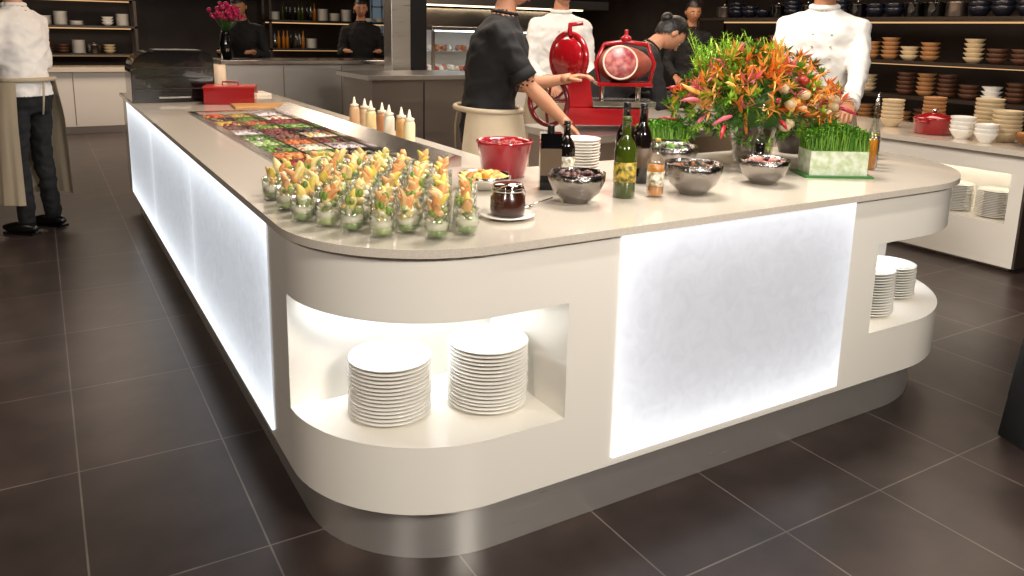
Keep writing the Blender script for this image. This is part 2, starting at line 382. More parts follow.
bottle('vinegar_bottle',1.70,2.08,.29,.034,dbrown,None,white)
bottle('vinegar_bottle.001',1.80,2.11,.28,.034,dbrown,None,mat('dark_label','#5c4a38',.5))
bottle('vinegar_bottle.002',1.54,2.20,.22,.03,dbrown,None,white)
mb=MB(); mb.bb(-.035,.035,-.03,.03,0,.19,blackg); mb.bb(-.0352,.0352,-.0302,-.03,.05,.14,mat('dark_label','#5c4a38',.5)); mb.lathe([(0,.19),(.012,.19),(.012,.215),(0,.215)],black); mb.obj('black_oil_tin',loc=(1.44,2.15,.9),rz=-.5,bevel=.003)
def cruet(name,x,y,h,liq):
    mb=MB(); r=.024
    mb.lathe([(0,0),(r,0),(r,.004),(r*.95,h*.45),(r*.4,h*.6),(r*.3,h*.88),(r*.4,h*.9),(0,h*.9)],glass,(0,0,0),20)
    mb.lathe([(0,.005),(r*.88,.005),(r*.85,h*.44),(0,h*.45)],liq,(0,0,0),18)
    mb.tube([(0,0,h*.9),(0,0,h*.96),(.012,0,h)],[.005,.004,.003],steelh,8)
    mb.obj(name,loc=(x,y,.9))
cruet('oil_cruet',2.84,1.93,.29,oil2); cruet('oil_cruet.001',2.98,2.02,.30,oilg); cruet('oil_cruet.002',2.34,2.06,.27,dbrown); cruet('oil_cruet.003',2.91,1.97,.29,dbrown)
for i,(x,y) in enumerate([(3.12,2.12),(3.22,2.2),(3.10,2.26)]):
    mb=MB(); mb.lathe([(0,0),(.027,0),(.032,.09),(.0305,.09),(.026,.006),(0,.006)],glass); mb.lathe([(0,.007),(.0255,.007),(.029,.06),(0,.06)],random.choice([pale,dbrown,oil2])); mb.obj('tumbler' if i==0 else 'tumbler.%03d'%i,loc=(x,y,.9))
sauces=['#e8d9b0','#d9a86a','#e9e2cf','#c98a5a','#efd9a0','#e2c29a','#d8b088']
for i in range(7):
    y=3.24+i*.12; m=mat('sauce_%d'%i,sauces[i],.4); mb=MB()
    mb.lathe([(0,0),(.024,0),(.026,.005),(.026,.10),(.02,.115),(0,.115)],m,(0,0,0),18)
    mb.lathe([(0,.1152),(.022,.1152),(.022,.126),(.010,.13),(.003,.165),(0,.165)],mat('sauce_cap','#e9dcc0',.4),(0,0,0),16)
    mb.obj('squeeze_bottle' if i==0 else 'squeeze_bottle.%03d'%i,loc=(1.405+.012*(i%2),y,.9))
grass=mat('wheat_grass','#4f8a1c',.5,noise=.4,nscale=30); grassl=mat('wheat_grass_light','#86b53a',.5)
def cress(mb,x0,x1,y0,y1,z,n,h=.05):
    for k in range(n):
        x=random.uniform(x0,x1);y=random.uniform(y0,y1); u=(x-(x0+x1)/2)/((x1-x0)/2); hh=h*(1-.35*u*u)*random.uniform(.6,1.15)
        c=Vector((x+random.uniform(-.01,.01),y+random.uniform(-.01,.01),z+hh)); g=random.choice([grass,grass,grassl])
        mb.add([(x-.001,y,z),(x+.001,y,z),c+Vector((.001,0,0)),c-Vector((.001,0,0))],[(0,1,2,3)],g,True)
        for j in range(3):
            e=Vector((random.uniform(-1,1),random.uniform(-1,1),random.uniform(-.1,.7))).normalized(); s=e.cross(Vector((.2,.4,.8))).normalized()*.004; l=random.uniform(.008,.014)
            mb.add([c,c+e*l*.5+s,c+e*l,c+e*l*.5-s],[(0,1,2,3)],g,True)
mb=MB(); gtray=mat('green_tray','#3f7d3a',.4); wbox=mat('root_mat_white','#dfe6d6',.6,noise=.35,nscale=35,color2='#b9c9a0')
mb.bb(-.13,.13,-.08,.08,0,.008,gtray); mb.bb(-.11,.11,-.062,.062,.008,.10,wbox)
mb.bb(-.1,.1,-.055,.055,.1,.105,grass); cress(mb,-.115,.115,-.068,.068,.1,900,.085); mb.obj('wheatgrass_tray',loc=(2.59,1.92,.9),rz=-.52)
mb=MB(); mb.bb(-.1,.1,-.06,.06,0,.10,dwood); mb.bb(-.095,.095,-.055,.055,.1,.103,grass); cress(mb,-.105,.105,-.06,.06,.1,700,.06); mb.obj('wheatgrass_tray.001',loc=(2.19,2.44,.9),rz=-.52)
# vegetable arrangement
mb=MB(); leafs=[mat('leaf_green','#5f9a2a',.5),mat('leaf_bright','#9cc43c',.5),mat('leaf_dark','#3a6522',.5)]
carr=mat('carrot_orange','#f08a34',.4,noise=.15,nscale=60); carr2=mat('carrot_gold','#f6bb62',.4); chil=mat('chilli_red','#b0263a',.25,coat=.3); pinkst=mat('rhubarb_pink','#d4697a',.4); mush=mat('mushroom_beige','#cdb792',.6)
mb.lathe([(0,0),(.07,0),(.075,.005),(.1,.17),(.096,.17),(.071,.01),(0,.01)],glass,(0,0,0),32)
mb.lathe([(0,.011),(.069,.011),(.09,.15),(0,.155)],mat('vase_dark_fill','#2a1812',.4,noise=.5,nscale=30,color2='#6a2a20'),(0,0,0),24)
C=Vector((0,0,.20))
def direction(el0,el1,a0=0,a1=2*pi):
    a=random.uniform(a0,a1); e=radians(random.uniform(el0,el1)); return Vector((cos(a)*cos(e),sin(a)*cos(e),sin(e)))
def rv(s=1): return Vector((random.uniform(-s,s),random.uniform(-s,s),random.uniform(-s,s)))
mb.ell((0,0,.26),(.17,.15,.13),leafs[2],None,16,10)
def tuft(p,d,m,n=14,l0=.02,l1=.045,w=.005):
    for j in range(n):
        e=(d*.6+rv()).normalized(); l=random.uniform(l0,l1); s=e.cross(Vector((.3,.5,.8))).normalized()*random.uniform(.5,1.3)*w
        mb.add([p-s*.4,p+e*l*.5-s,p+e*l,p+e*l*.5+s],[(0,1,2,3)],m,True)
for k in range(560):
    d=direction(-25,85); p=C+Vector((d.x*1.25,d.y*.9,d.z*.98))*random.uniform(.15,.285); tuft(p,d,random.choice(leafs))
for k in range(70):
    d=direction(5,70,pi*1.0,2*pi) if random.random()<.75 else direction(20,70); d=Vector((d.x*1.2,d.y,d.z)); 
    p=C+d*random.uniform(.14,.21); ax=(d.normalized()+rv(.55)).normalized(); L=random.uniform(.07,.14); q=rv(.03)
    pts=[p+ax*L*t+q*sin(t*pi) for t in (0,.15,.4,.7,1)]; r0=random.uniform(.007,.011)
    mb.tube(pts,[r0*.6,r0,r0*.9,r0*.6,.0015],random.choice([carr,carr,carr2,carr2,pinkst]),7)
for k in range(150):
    d=direction(0,80,pi*.9,pi*2.1); d=Vector((d.x*1.25,d.y,d.z*.98)); p=C+d*random.uniform(.19,.285); tuft(p,d.normalized(),random.choice([carr,carr2,pinkst,carr,carr2]),8,.03,.07,.005)
for k in range(20):
    d=direction(-15,30); L=random.uniform(.18,.27); p=C+Vector((d.x*1.3,d.y,d.z))*L; e=(d+rv(.6)).normalized()
    pts=[p,p+e*.03,p+e*.055+Vector((0,0,-.005)),p+e*.085+Vector((0,0,-.014))]; mb.tube(pts,[.006,.010,.008,.002],random.choice([chil,chil,pinkst]),7)
for k in range(34):
    d=direction(-15,45,-pi*.45,pi*.25); p=C+Vector((d.x*1.35,d.y,d.z))*random.uniform(.18,.25); mb.ell(p,(.024,.024,.019),random.choice([mush,mush,mush,foods[6],carr2]),None,10,7)
for k in range(170):
    b=Vector((random.uniform(-.24,.06),random.uniform(-.08,.12),random.uniform(.28,.38))); d=Vector((random.uniform(-.6,.3),random.uniform(-.4,.4),1)).normalized(); L=random.uniform(.06,.18)
    mb.tube([b,b+d*L],[.002,.001],leafs[1],4)
    for j in range(22):
        p=b+d*L*random.uniform(.25,1); e=Vector((random.uniform(-1,1),random.uniform(-1,1),random.uniform(0,1))).normalized()*random.uniform(.012,.03); s=e.cross(Vector((.3,.5,.8))).normalized()*.0026
        mb.add([p-s,p+e,p+s],[(0,1,2)],random.choice([leafs[0],leafs[1],leafs[1]]),True)
mb.obj('vegetable_arrangement',loc=(2.52,2.26,.9),rz=-.52)
mb=MB(); mb.lathe([(0,0),(.05,0),(.08,.1),(.085,.17),(.08,.17),(.075,.1),(.045,.01),(0,.01)],dwood,(0,0,0),28)
for k in range(80):
    a=random.random()*6.28;q=.08*sqrt(random.random()); mb.chunk((q*cos(a),q*sin(a),.17+.08*(1-(q/.08)**2)),random.uniform(.014,.024),random.choice([mush,mush,foods[1],foods[4],foods[9]]))
cress(mb,-.07,.07,-.07,.07,.2,200,.1); mb.obj('vegetable_bowl',loc=(2.93,2.40,.9))
# bread bin
mb=MB(); prof=[(-.26,0)]+[( -.26+.14-.14*cos(radians(a)), .20+.14*sin(radians(a))) for a in range(0,91,10)]+[(.26-.06+.06*sin(radians(a)), .28+.06*cos(radians(a))) for a in range(0,91,15)]+[(.26,0)]
mb.prism(prof,-.2,.2,blackg,MX)
for z in (.09,.16,.23): mb.bb(-.235,.235,-.206,-.2,z,z+.006,mat('bin_groove','#242220',.3))
mb.bb(-.1,.1,-.225,-.2,.03,.042,steelh); mb.bb(-.10,.2,-.14,.14,.34,.348,black)
mb.obj('bread_bin',loc=(.77,5.92,.9),bevel=.004)
mb=MB()
for b in ((-.16,.16,-.11,.11,.0,.01),(-.16,.16,-.11,-.1,.01,.11),(-.16,.16,.1,.11,.01,.11),(-.16,-.15,-.1,.1,.01,.11),(.15,.16,-.1,.1,.01,.11)): mb.bb(*b,red)
mb.bb(-.165,.165,-.115,.115,.11,.122,mat('red_lid','#b8342a',.3)); mb.tube([(-.05,0,.122),(-.05,0,.145),(.05,0,.145),(.05,0,.122)],.006,red,8)
mb.obj('red_food_container',loc=(1.10,5.55,.9),rz=-.3,bevel=.004)
mb=MB(); mb.bb(-.2,.2,-.14,.14,0,.015,mat('wood_board','#c9955a',.5,noise=.2,nscale=10)); mb.obj('cutting_board',loc=(1.25,5.24,.9),rz=-.1,bevel=.004)
mb=MB(); mb.bb(-.2,.2,-.14,.14,0,.02,mat('white_board','#e9dfcf',.5)); 
for k in range(60): mb.chunk((random.uniform(-.12,.12),random.uniform(-.08,.08),.03),.02,random.choice([chips,foods[8],foods[6]]))
mb.obj('carving_board',loc=(1.30,6.2,.9),bevel=.004)
mb=MB(); mb.lathe([(0,0),(.055,0),(.06,.1),(.058,.24),(.054,.24),(.054,.01),(0,.01)],mat('beige_canister','#cdb8a0',.4)); mb.obj('utensil_canister',loc=(1.10,5.98,.9))

# ---------------------------------------------------------------- work table + slicer
mb=MB(); mb.bb(2.32,3.5,3.2,3.8,.86,.9,steel); mb.bb(2.36,3.46,3.24,3.76,.12,.86,dsteel); 
for x in(2.42,3.4):
    for y in(3.3,3.7): mb.bb(x-.03,x+.03,y-.03,y+.03,0,.12,dsteel)
mb.obj('work_table',bevel=.004)
mb=MB(); meat=mat('cured_ham_cut','#862631',.35,noise=.5,nscale=25,color2='#bf7a72'); fat=mat('ham_rind','#9a4c3c',.5,noise=.3,nscale=20)
mb.bb(-.2,.24,-.14,.14,.03,.12,red)
for x in(-.17,.2):
    for y in(-.11,.11): mb.lathe([(0,0),(.025,0),(.02,.03),(0,.03)],steelh,(x,y,0),16)
mb.prism([(-.2,.12),(-.05,.12),(-.08,.3),(-.14,.33),(-.19,.3)],-.07,.07,red,MX)
FW=Matrix.Translation((-.30,-.13,.155))@Matrix.Rotation(radians(50),4,'Z')@Matrix.Rotation(radians(90),4,'Y')
def ring(mb,R,r,m,M,seg=40):
    vs=[];fs=[]
    for i in range(seg):
        a=2*pi*i/seg
        for k in range(8):
            b=2*pi*k/8; vs.append(((R+r*cos(b))*cos(a),(R+r*cos(b))*sin(a),r*sin(b)))
    for i in range(seg):
        j=(i+1)%seg
        for k in range(8): l=(k+1)%8; fs.append((i*8+k,j*8+k,j*8+l,i*8+l))
    mb.add(vs,fs,m,True,M)
redd=mat('dark_red_enamel','#6e0e18',.2,coat=.6)
ring(mb,.128,.014,redd,FW); mb.lathe([(0,-.02),(.03,-.02),(.03,.02),(0,.02)],steelh,(0,0,0),20,FW)
for k in range(6):
    a=k*pi/3; mb.tube([(0,0,0),(.07*cos(a+.15),.07*sin(a+.15),0),(.128*cos(a),.128*sin(a),0)],[.009,.007,.009],redd,8,FW)
mb.tube([(0,.128,.0),(0,.128,.09)],.012,black,10,FW); mb.tube([(-.30,-.13,.155),(-.15,-.02,.155)],.014,steelh,10)
BL=Matrix.Translation((-.19,0,.38))@Matrix.Rotation(radians(40),4,'Z')@Matrix.Rotation(radians(90),4,'Y')
mb.lathe([(0,-.006),(.13,-.002),(.138,0),(.13,.003),(0,.008)],steelh,(0,0,0),40,BL); ring(mb,.135,.016,red,BL); mb.lathe([(0,-.04),(.09,-.035),(.12,-.015),(.125,-.006)],red,(0,0,0),30,BL)
mb.tube([(-.19,-.03,.5),(-.19,-.03,.56),(-.12,-.03,.57)],[.016,.014,.012],red,10)
mb.bb(-.06,.28,-.13,.13,.13,.16,steelh); mb.bb(-.04,.26,-.12,.12,.24,.26,red)
for x in(0,.2): mb.tube([(x,0,.16),(x,0,.24)],.014,steelh,10)
def hamfn(p): return Vector((p.x,p.y*(1-.15*p.x),p.z*(1-.2*p.x)))
mb.ell((.12,0,.355),(.15,.11,.098),fat,None,24,14,hamfn)
HC=Matrix.Translation((.08,-.085,.36))@Matrix.Rotation(radians(72),4,'X')
mb.lathe([(0,.032),(.08,.03),(.09,.02),(.092,0),(0,0)],meat,(0,0,0),28,HC); ring(mb,.09,.006,mat('ham_fat_white','#dcc0ac',.4),HC@Matrix.Translation((0,0,.02)),28)
for s_ in(-1,1): mb.tube([(.12+s_*.14,0,.26),(.12+s_*.16,0,.36),(.12+s_*.12,0,.46)],[.012,.012,.01],red,10)
mb.tube([(-.0,0,.46),(.12,0,.475),(.24,0,.46)],[.012,.014,.012],red,10); mb.lathe([(0,0),(.03,0),(.03,.02),(.01,.03),(.01,.06),(0,.06)],red,(.12,0,.48),20)
mb.obj('meat_slicer',loc=(2.66,3.48,.9),rz=radians(-31),bevel=.003)

# ---------------------------------------------------------------- people
skin=mat('skin','#c98f6f',.5,noise=.08,nscale=10); skind=mat('skin_tan','#b07a58',.5)
whitec=mat('white_chef_cloth','#eeebe7',.8,bump=.3,nscale=14); blackc=mat('black_cloth','#131214',.85,bump=.3,nscale=14); beige=mat('beige_apron','#b8a890',.85,bump=.3,nscale=12)
trouser=mat('black_trousers','#121214',.8); shoe=mat('black_leather','#0c0c0c',.3,coat=.3); hairb=mat('hair_black','#120d0b',.45,bump=.6,nscale=60); hairbr=mat('hair_brown','#2c1a10',.45,bump=.6,nscale=60)
eyew=mat('eye_white','#e8e4de',.3); eyed=mat('eye_dark','#1a100a',.2); lip=mat('lips','#9c4f48',.5)
def resample(pts,rad,step=.012):
    P=[];R=[]
    for i in range(len(pts)-1):
        a,b=Vector(pts[i]),Vector(pts[i+1]); n=max(2,int((b-a).length/step))
        for k in range(n): t=k/n; P.append(a.lerp(b,t)); R.append(rad[i]*(1-t)+rad[i+1]*t)
    P.append(Vector(pts[-1])); R.append(rad[-1]); return P,R
def ik(sh,wr,l1,l2,pole):
    d=wr-sh; L=min(d.length,l1+l2-.005); dn=d.normalized(); wr=sh+dn*L
    a=(l1*l1-l2*l2+L*L)/(2*L); h=sqrt(max(0,l1*l1-a*a)); p=Vector(pole); p=(p-dn*p.dot(dn)).normalized()
    return sh+dn*a+p*h,wr
def hand(mb,w,d,nrm,side,curl,m):
    d=d.normalized(); nrm=(nrm-d*nrm.dot(d)).normalized(); sd=d.cross(nrm).normalized()*side
    M=Matrix((( sd.x,d.x,nrm.x,w.x),(sd.y,d.y,nrm.y,w.y),(sd.z,d.z,nrm.z,w.z),(0,0,0,1)))
    mb.ell((0,.045,0),(.04,.052,.016),m,M,14,10); mb.tube([(0,-.03,0),(0,.02,0)],[.026,.026],m,12,M)
    for k,(ox,L) in enumerate([(.029,.068),(.010,.078),(-.010,.073),(-.029,.058)]):
        p=Vector((ox,.078,0)); pts=[Vector((ox*.9,.055,0)),p]; a=curl*.5
        for seg in (.45,.32,.23):
            p=p+Vector((0,cos(a),-sin(a)))*L*seg; pts.append(p.copy()); a+=curl
        mb.tube(pts,[.009,.0095,.009,.008,.006],m,8,M)
    p=Vector((.03,.02,-.004)); mb.tube([p,p+Vector((.022,.022,-.008)),p+Vector((.03,.048,-.016)),p+Vector((.027,.07,-.022))],[.013,.011,.0095,.007],m,8,M)
def head(mb,M,sk,hair,long=False,bald=False):
    def fn(p):
        x,y,z=p
        if z<0:
            k=1+.33*z; x*=k
            if y<0: y*=1+.05*z
            else: y*=1+.25*z
        g=exp(-((x/.16)**2+((z+.12)/.2)**2))
        if y<0: y-=.16*g*(1-.3*(z+.12<-.1)); 
        if y<0: y+=.05*exp(-(((abs(x)-.36)/.16)**2+((z-.05)/.12)**2))
        return Vector((x,y,z))
    mb.ell((0,0,0),(.076,.096,.118),sk,M,40,30,fn)
    for s in(-1,1):
        mb.ell((s*.029,-.081,.004),(.0125,.009,.007),eyew,M,10,6); mb.ell((s*.029,-.0885,.004),(.005,.003,.005),eyed,M,8,6)
        mb.tube([(s*.014,-.092,.022),(s*.03,-.091,.027),(s*.046,-.08,.021)],[.002,.003,.0015],hair,6,M)
        mb.ell((s*.076,.008,-.005),(.009,.019,.03),sk,M,10,8)
    mb.tube([(-.024,-.081,-.058),(-.01,-.091,-.056),(.01,-.091,-.056),(.024,-.081,-.058)],[.002,.005,.005,.002],lip,8,M)
    mb.ell((0,-.108,-.022),(.014,.01,.009),sk,M,10,8)
    hb=MB(); hb.ell((0,.006,.008),(.083,.103,.122),hair,None,32,20)
    low=-.09 if not long else -.12
    keep=[]
    for f in hb.f:
        c=sum((hb.v[i] for i in f),Vector())/len(f)
        line=.055 if c.y<-.03 else (.055-(c.y+.03)*1.6)
        if c.z>max(line,low) : keep.append(f)
    mb.add(hb.v,keep,hair,True,M)
    if long: mb.ell((0,.105,.02),(.04,.035,.04),hair,M,14,10)
def person(name,loc,face,H=1.75,lean=0,rh=(-.22,-.3,1.0),lh=(.22,-.3,1.0),top=None,sleeve='long',bottom=None,apron=None,sk=None,hair=None,long=False,headdown=.2,headturn=0,curl=.45,legs=None,aprlen=.35,fem=False,wide=1):
    top=top or whitec; bottom=bottom or trouser; sk=sk or skin; hair=hair or hairb; sc=H/1.75
    T=Matrix.Rotation(face,4,'Z')@Matrix.Scale(sc,4)
    def bend(p):
        p=Vector(p); t=min(1,max(0,(p.z-.9)/.35)); a=lean*t
        q=p-Vector((0,0,.95)); y=q.y*cos(a)-q.z*sin(a); z=q.y*sin(a)+q.z*cos(a)
        if t<=0: return p
        return Vector((p.x,y,z+.95))
    sw=.165 if fem else .18
    mb=MB()
    rings=[(.80,.13,.10),(.86,.158,.112),(.93,.168,.12),(1.0,.158,.118),(1.07,.150,.115),(1.15,.154,.118),(1.25,.168,.124),(1.34,.178,.122),(1.40,.168,.108),(1.44,.135,.092),(1.475,.085,.073),(1.50,.06,.06)]
    if fem: rings=[(z,rx*(.95 if z>1 else 1),ry*(1.06 if 1.2<z<1.38 else 1)) for z,rx,ry in rings]
    rings=[(z,rx*wide,ry*wide) if z<1.42 else (z,rx,ry) for z,rx,ry in rings]
    rr=[]
    for a,b in zip(rings,rings[1:]):
        n_=max(1,int((b[0]-a[0])/.02))
        for k in range(n_): t=k/n_; rr.append(tuple(a[q]*(1-t)+b[q]*t for q in range(3)))
    rings=rr+[rings[-1]]
    vs=[];fs=[];seg=40
    for z,rx,ry in rings:
        for k in range(seg):
            a=2*pi*k/seg; cc=cos(a); ss=sin(a); x=rx*(abs(cc)**.85)*(1 if cc>0 else -1); y=ry*ss
            vs.append(bend((x,y,z)))
    n=len(rings)
    for i in range(n-1):
        for k in range(seg): l=(k+1)%seg; fs.append((i*seg+k,i*seg+l,(i+1)*seg+l,(i+1)*seg+k))
    fs.append(tuple(range(seg-1,-1,-1))); fs.append(tuple((n-1)*seg+k for k in range(seg)))
    mb.add(vs,fs,top,True)
    NT=len(mb.v)
    def limb(pts,rad,m):
        P,R=resample(pts,rad); mb.tube(P,R,m,18); mb.ell(P[0],(R[0],)*3,m,None,12,8); mb.ell(P[-1],(R[-1],)*3,m,None,12,8)
    limb([bend((0,.005,1.46)),bend((0,-.008,1.56))],[.058,.052],sk)
    hands=[]; cuffs=[]
    for s,wr in((-1,rh),(1,lh)):
        sh=bend((s*sw,0,1.39)); wr=Vector(wr); el,wr=ik(sh,wr,.285,.255,(s*.28,.45,-.85))
        root=bend((s*.08,0,1.405))
        limb([root,sh],[.072,.06],top)
        if sleeve=='long':
            limb([sh,sh.lerp(el,.5),el],[.06,.056,.050],top); e2=el.lerp(wr,.92); limb([el,el.lerp(wr,.4),e2],[.050,.048,.040],top); cuffs.append((e2,(wr-el).normalized(),.041))
        else:
            mid=sh.lerp(el,.78); limb([sh,mid],[.062,.060],top); limb([mid,el,el.lerp(wr,.35),wr],[.042,.038,.041,.026],sk); cuffs.append((mid,(el-sh).normalized(),.056))
        hands.append((wr,(wr-el),s))
    lg=legs or {}
    for s in(-1,1):
        kn=Vector(lg.get(('k',s),(s*.105,-.02,.49))); an=Vector(lg.get(('a',s),(s*.11,.02,.10)))
        limb([Vector((s*.085,0,.88)),kn,an],[.088,.066,.055],bottom)
    kd=kdtree.KDTree(len(mb.v)); vm=[0]*len(mb.v)
    for f,k in zip(mb.f,mb.m):
        for i in f: vm[i]=k
    bi=mb.mi(bottom)
    for i,p in enumerate(mb.v):
        if i<NT and p.z<(.93 if apron else .9): vm[i]=bi
        kd.insert(p,i)
    kd.balance()
    me=bpy.data.meshes.new('tmp'); me.from_pydata([tuple(p) for p in mb.v],[],mb.f); ob=bpy.data.objects.new('tmp',me); COL.objects.link(ob)
    r=ob.modifiers.new('r','REMESH'); r.mode='VOXEL'; r.voxel_size=.010; sm=ob.modifiers.new('s','SMOOTH'); sm.iterations=14; sm.factor=.5
    dg=bpy.context.evaluated_depsgraph_get(); bm2=bpy.data.meshes.new_from_object(ob.evaluated_get(dg))
    bpy.data.objects.remove(ob)
    out=MB(); 
    for m in mb.mats: out.mi(m)
    verts=[]
    ph=random.random()*6
    from mathutils import noise as mn_
    for v in bm2.vertices:
        p=v.co.copy(); nn=v.normal
        f=.009*(1-abs(mn_.noise(Vector((p.x*7+ph,p.y*7,p.z*11+3*p.x)))*2.2))+.005*(1-abs(mn_.noise(Vector((p.x*16,p.y*16+ph,p.z*20)))*2.2))-.009
        _,i,_=kd.find(p)
        verts.append(p+nn*(f if mb.mats[vm[i]]!=sk else 0))
    out.v=[Vector(p) for p in verts]
    for p in bm2.polygons:
        _,i,_=kd.find(p.center); out.f.append(list(p.vertices)); out.m.append(vm[i]); out.sm.append(True)
    for c,d,r_ in cuffs:
        q=Vector((0,0,1)).rotation_difference(d).to_matrix().to_4x4(); Mx=Matrix.Translation(c)@q
        out.lathe([(r_*.7,-.03),(r_+.004,-.03),(r_+.007,.0),(r_+.007,.022),(r_+.001,.024),(r_*.6,.018)],top,(0,0,0),24,Mx)
    for s in(-1,1):
        an=Vector(lg.get(('a',s),(s*.11,.02,.10))); b=an.z-.10
        def sf(p): return Vector((p.x*(1-.12*p.y),p.y,(p.z if p.z>0 else p.z*.95)*(1+.35*p.y if p.z>0 else 1)))
        out.ell((an.x+s*.01,an.y-.055,b+.042),(.048,.14,.042),shoe,Matrix.Identity(4),18,12,sf)
        out.bb(an.x+s*.01-.04,an.x+s*.01+.04,an.y-.16,an.y+.07,b,b+.014,shoe)
    for wr,d,s in hands: hand(out,wr,d,Vector((0,-.2,1)) if abs(d.normalized().z)<.8 else Vector((s,0,0)),s*1,curl,sk)
    if apron:
        vs=[];fs=[];A=60;Rn=14; zt=1.03; zb=aprlen
        for i in range(Rn+1):
            t=i/Rn; z=zt+(zb-zt)*t
            rx=(.176+.03*min(1,t*3)+.02*t)*wide; ry=(.148+.025*min(1,t*3)+.03*t)*wide
            for k in range(A+1):
                a=radians(-90-122+244*k/A); f=1+.03*sin(a*13+t*2)*t+.015*sin(a*29+ph)*t
                p=Vector((rx*cos(a)*f,ry*sin(a)*f,z))
                if z>.93: p=bend(p)
                vs.append(p)
        for i in range(Rn):
            for k in range(A): fs.append((i*(A+1)+k,i*(A+1)+k+1,(i+1)*(A+1)+k+1,(i+1)*(A+1)+k))
        out.add(vs,fs,apron,True)
        bv=[bend((.174*wide*cos(a),.144*wide*sin(a),1.02)) for a in [2*pi*k/30 for k in range(31)]]
        out.tube(bv,.014,apron,8); out.tube([bend((0,.15,1.02)),bend((.03,.165,.93)),bend((.05,.165,.8))],[.008,.007,.005],apron,6)
    cv=[bend((.064*cos(a),.062*sin(a)-.002,1.497)) for a in [2*pi*k/24 for k in range(25)]]; out.tube(cv,.014 if top==whitec else .008,top,8)
    if sleeve=='long' and top==whitec:
        for i in range(5):
            for s in(-1,1): out.ell(bend((s*.045,-.122*wide+.01*(i==4),1.13+.06*i)),(.006,.004,.006),mat('button','#bdb8aa',.3),None,8,6)
    hp=bend((0,-.012,1.60)); HM=Matrix.Translation(hp)@Matrix.Rotation(headturn,4,'Z')@Matrix.Rotation(lean*.7+headdown,4,'X')@Matrix.Translation((0,-.012,.055))
    head(out,HM,sk,hair,long)
    out.v=[T@p for p in out.v]
    ob=out.obj(name,loc=(loc[0],loc[1],0))
    mn=min(v.z for v in out.v); ob.location.z=-mn
    return ob
def ang(dx,dy): return math.atan2(dy,dx)+pi/2
person('chef',(-.09,6.2),ang(-.8,.75),1.78,lean=.05,apron=beige,aprlen=.22,rh=(-.2,-.3,1.05),lh=(.2,-.3,1.05),hair=hairb,wide=1.08)
person('chef.001',(1.95,3.50),ang(.85,-.55),1.77,lean=.14,top=blackc,sleeve='short',apron=beige,aprlen=.3,rh=(-.12,-.40,.96),lh=(.12,-.40,1.17),hair=hairbr,long=True,fem=True,headdown=.3,wide=1.16)
person('chef.002',(3.35,4.95),ang(-.3,-1),1.84,lean=.1,apron=beige,rh=(-.15,-.3,1.0),lh=(.15,-.32,1.0),wide=1.1)
person('kitchen_worker',(3.08,4.08),ang(.95,-.25),1.74,lean=.75,top=blackc,rh=(-.15,-.6,1.0),lh=(.15,-.6,1.0),long=True,fem=True,wide=1.25,headdown=.5)
person('kitchen_worker.001',(5.9,6.25),ang(-.5,-1),1.76,top=blackc,lean=.05,rh=(-.2,-.25,1.0),lh=(.2,-.25,1.0),sk=skind)
person('chef.003',(3.80,2.97),ang(-.75,-.6),1.86,lean=.12,apron=beige,rh=(-.17,-.38,1.02),lh=(.15,-.40,1.02),sk=skind,wide=1.1)
person('kitchen_worker.002',(2.0,9.05),ang(-.6,-1),1.76,lean=.3,top=blackc,rh=(-.15,-.4,1.14),lh=(.2,-.4,1.14),sk=skind)
person('kitchen_worker.003',(3.4,9.3),ang(-.3,-1),1.76,top=blackc,lean=.05,rh=(-.2,-.25,1.15),lh=(.2,-.25,1.15))

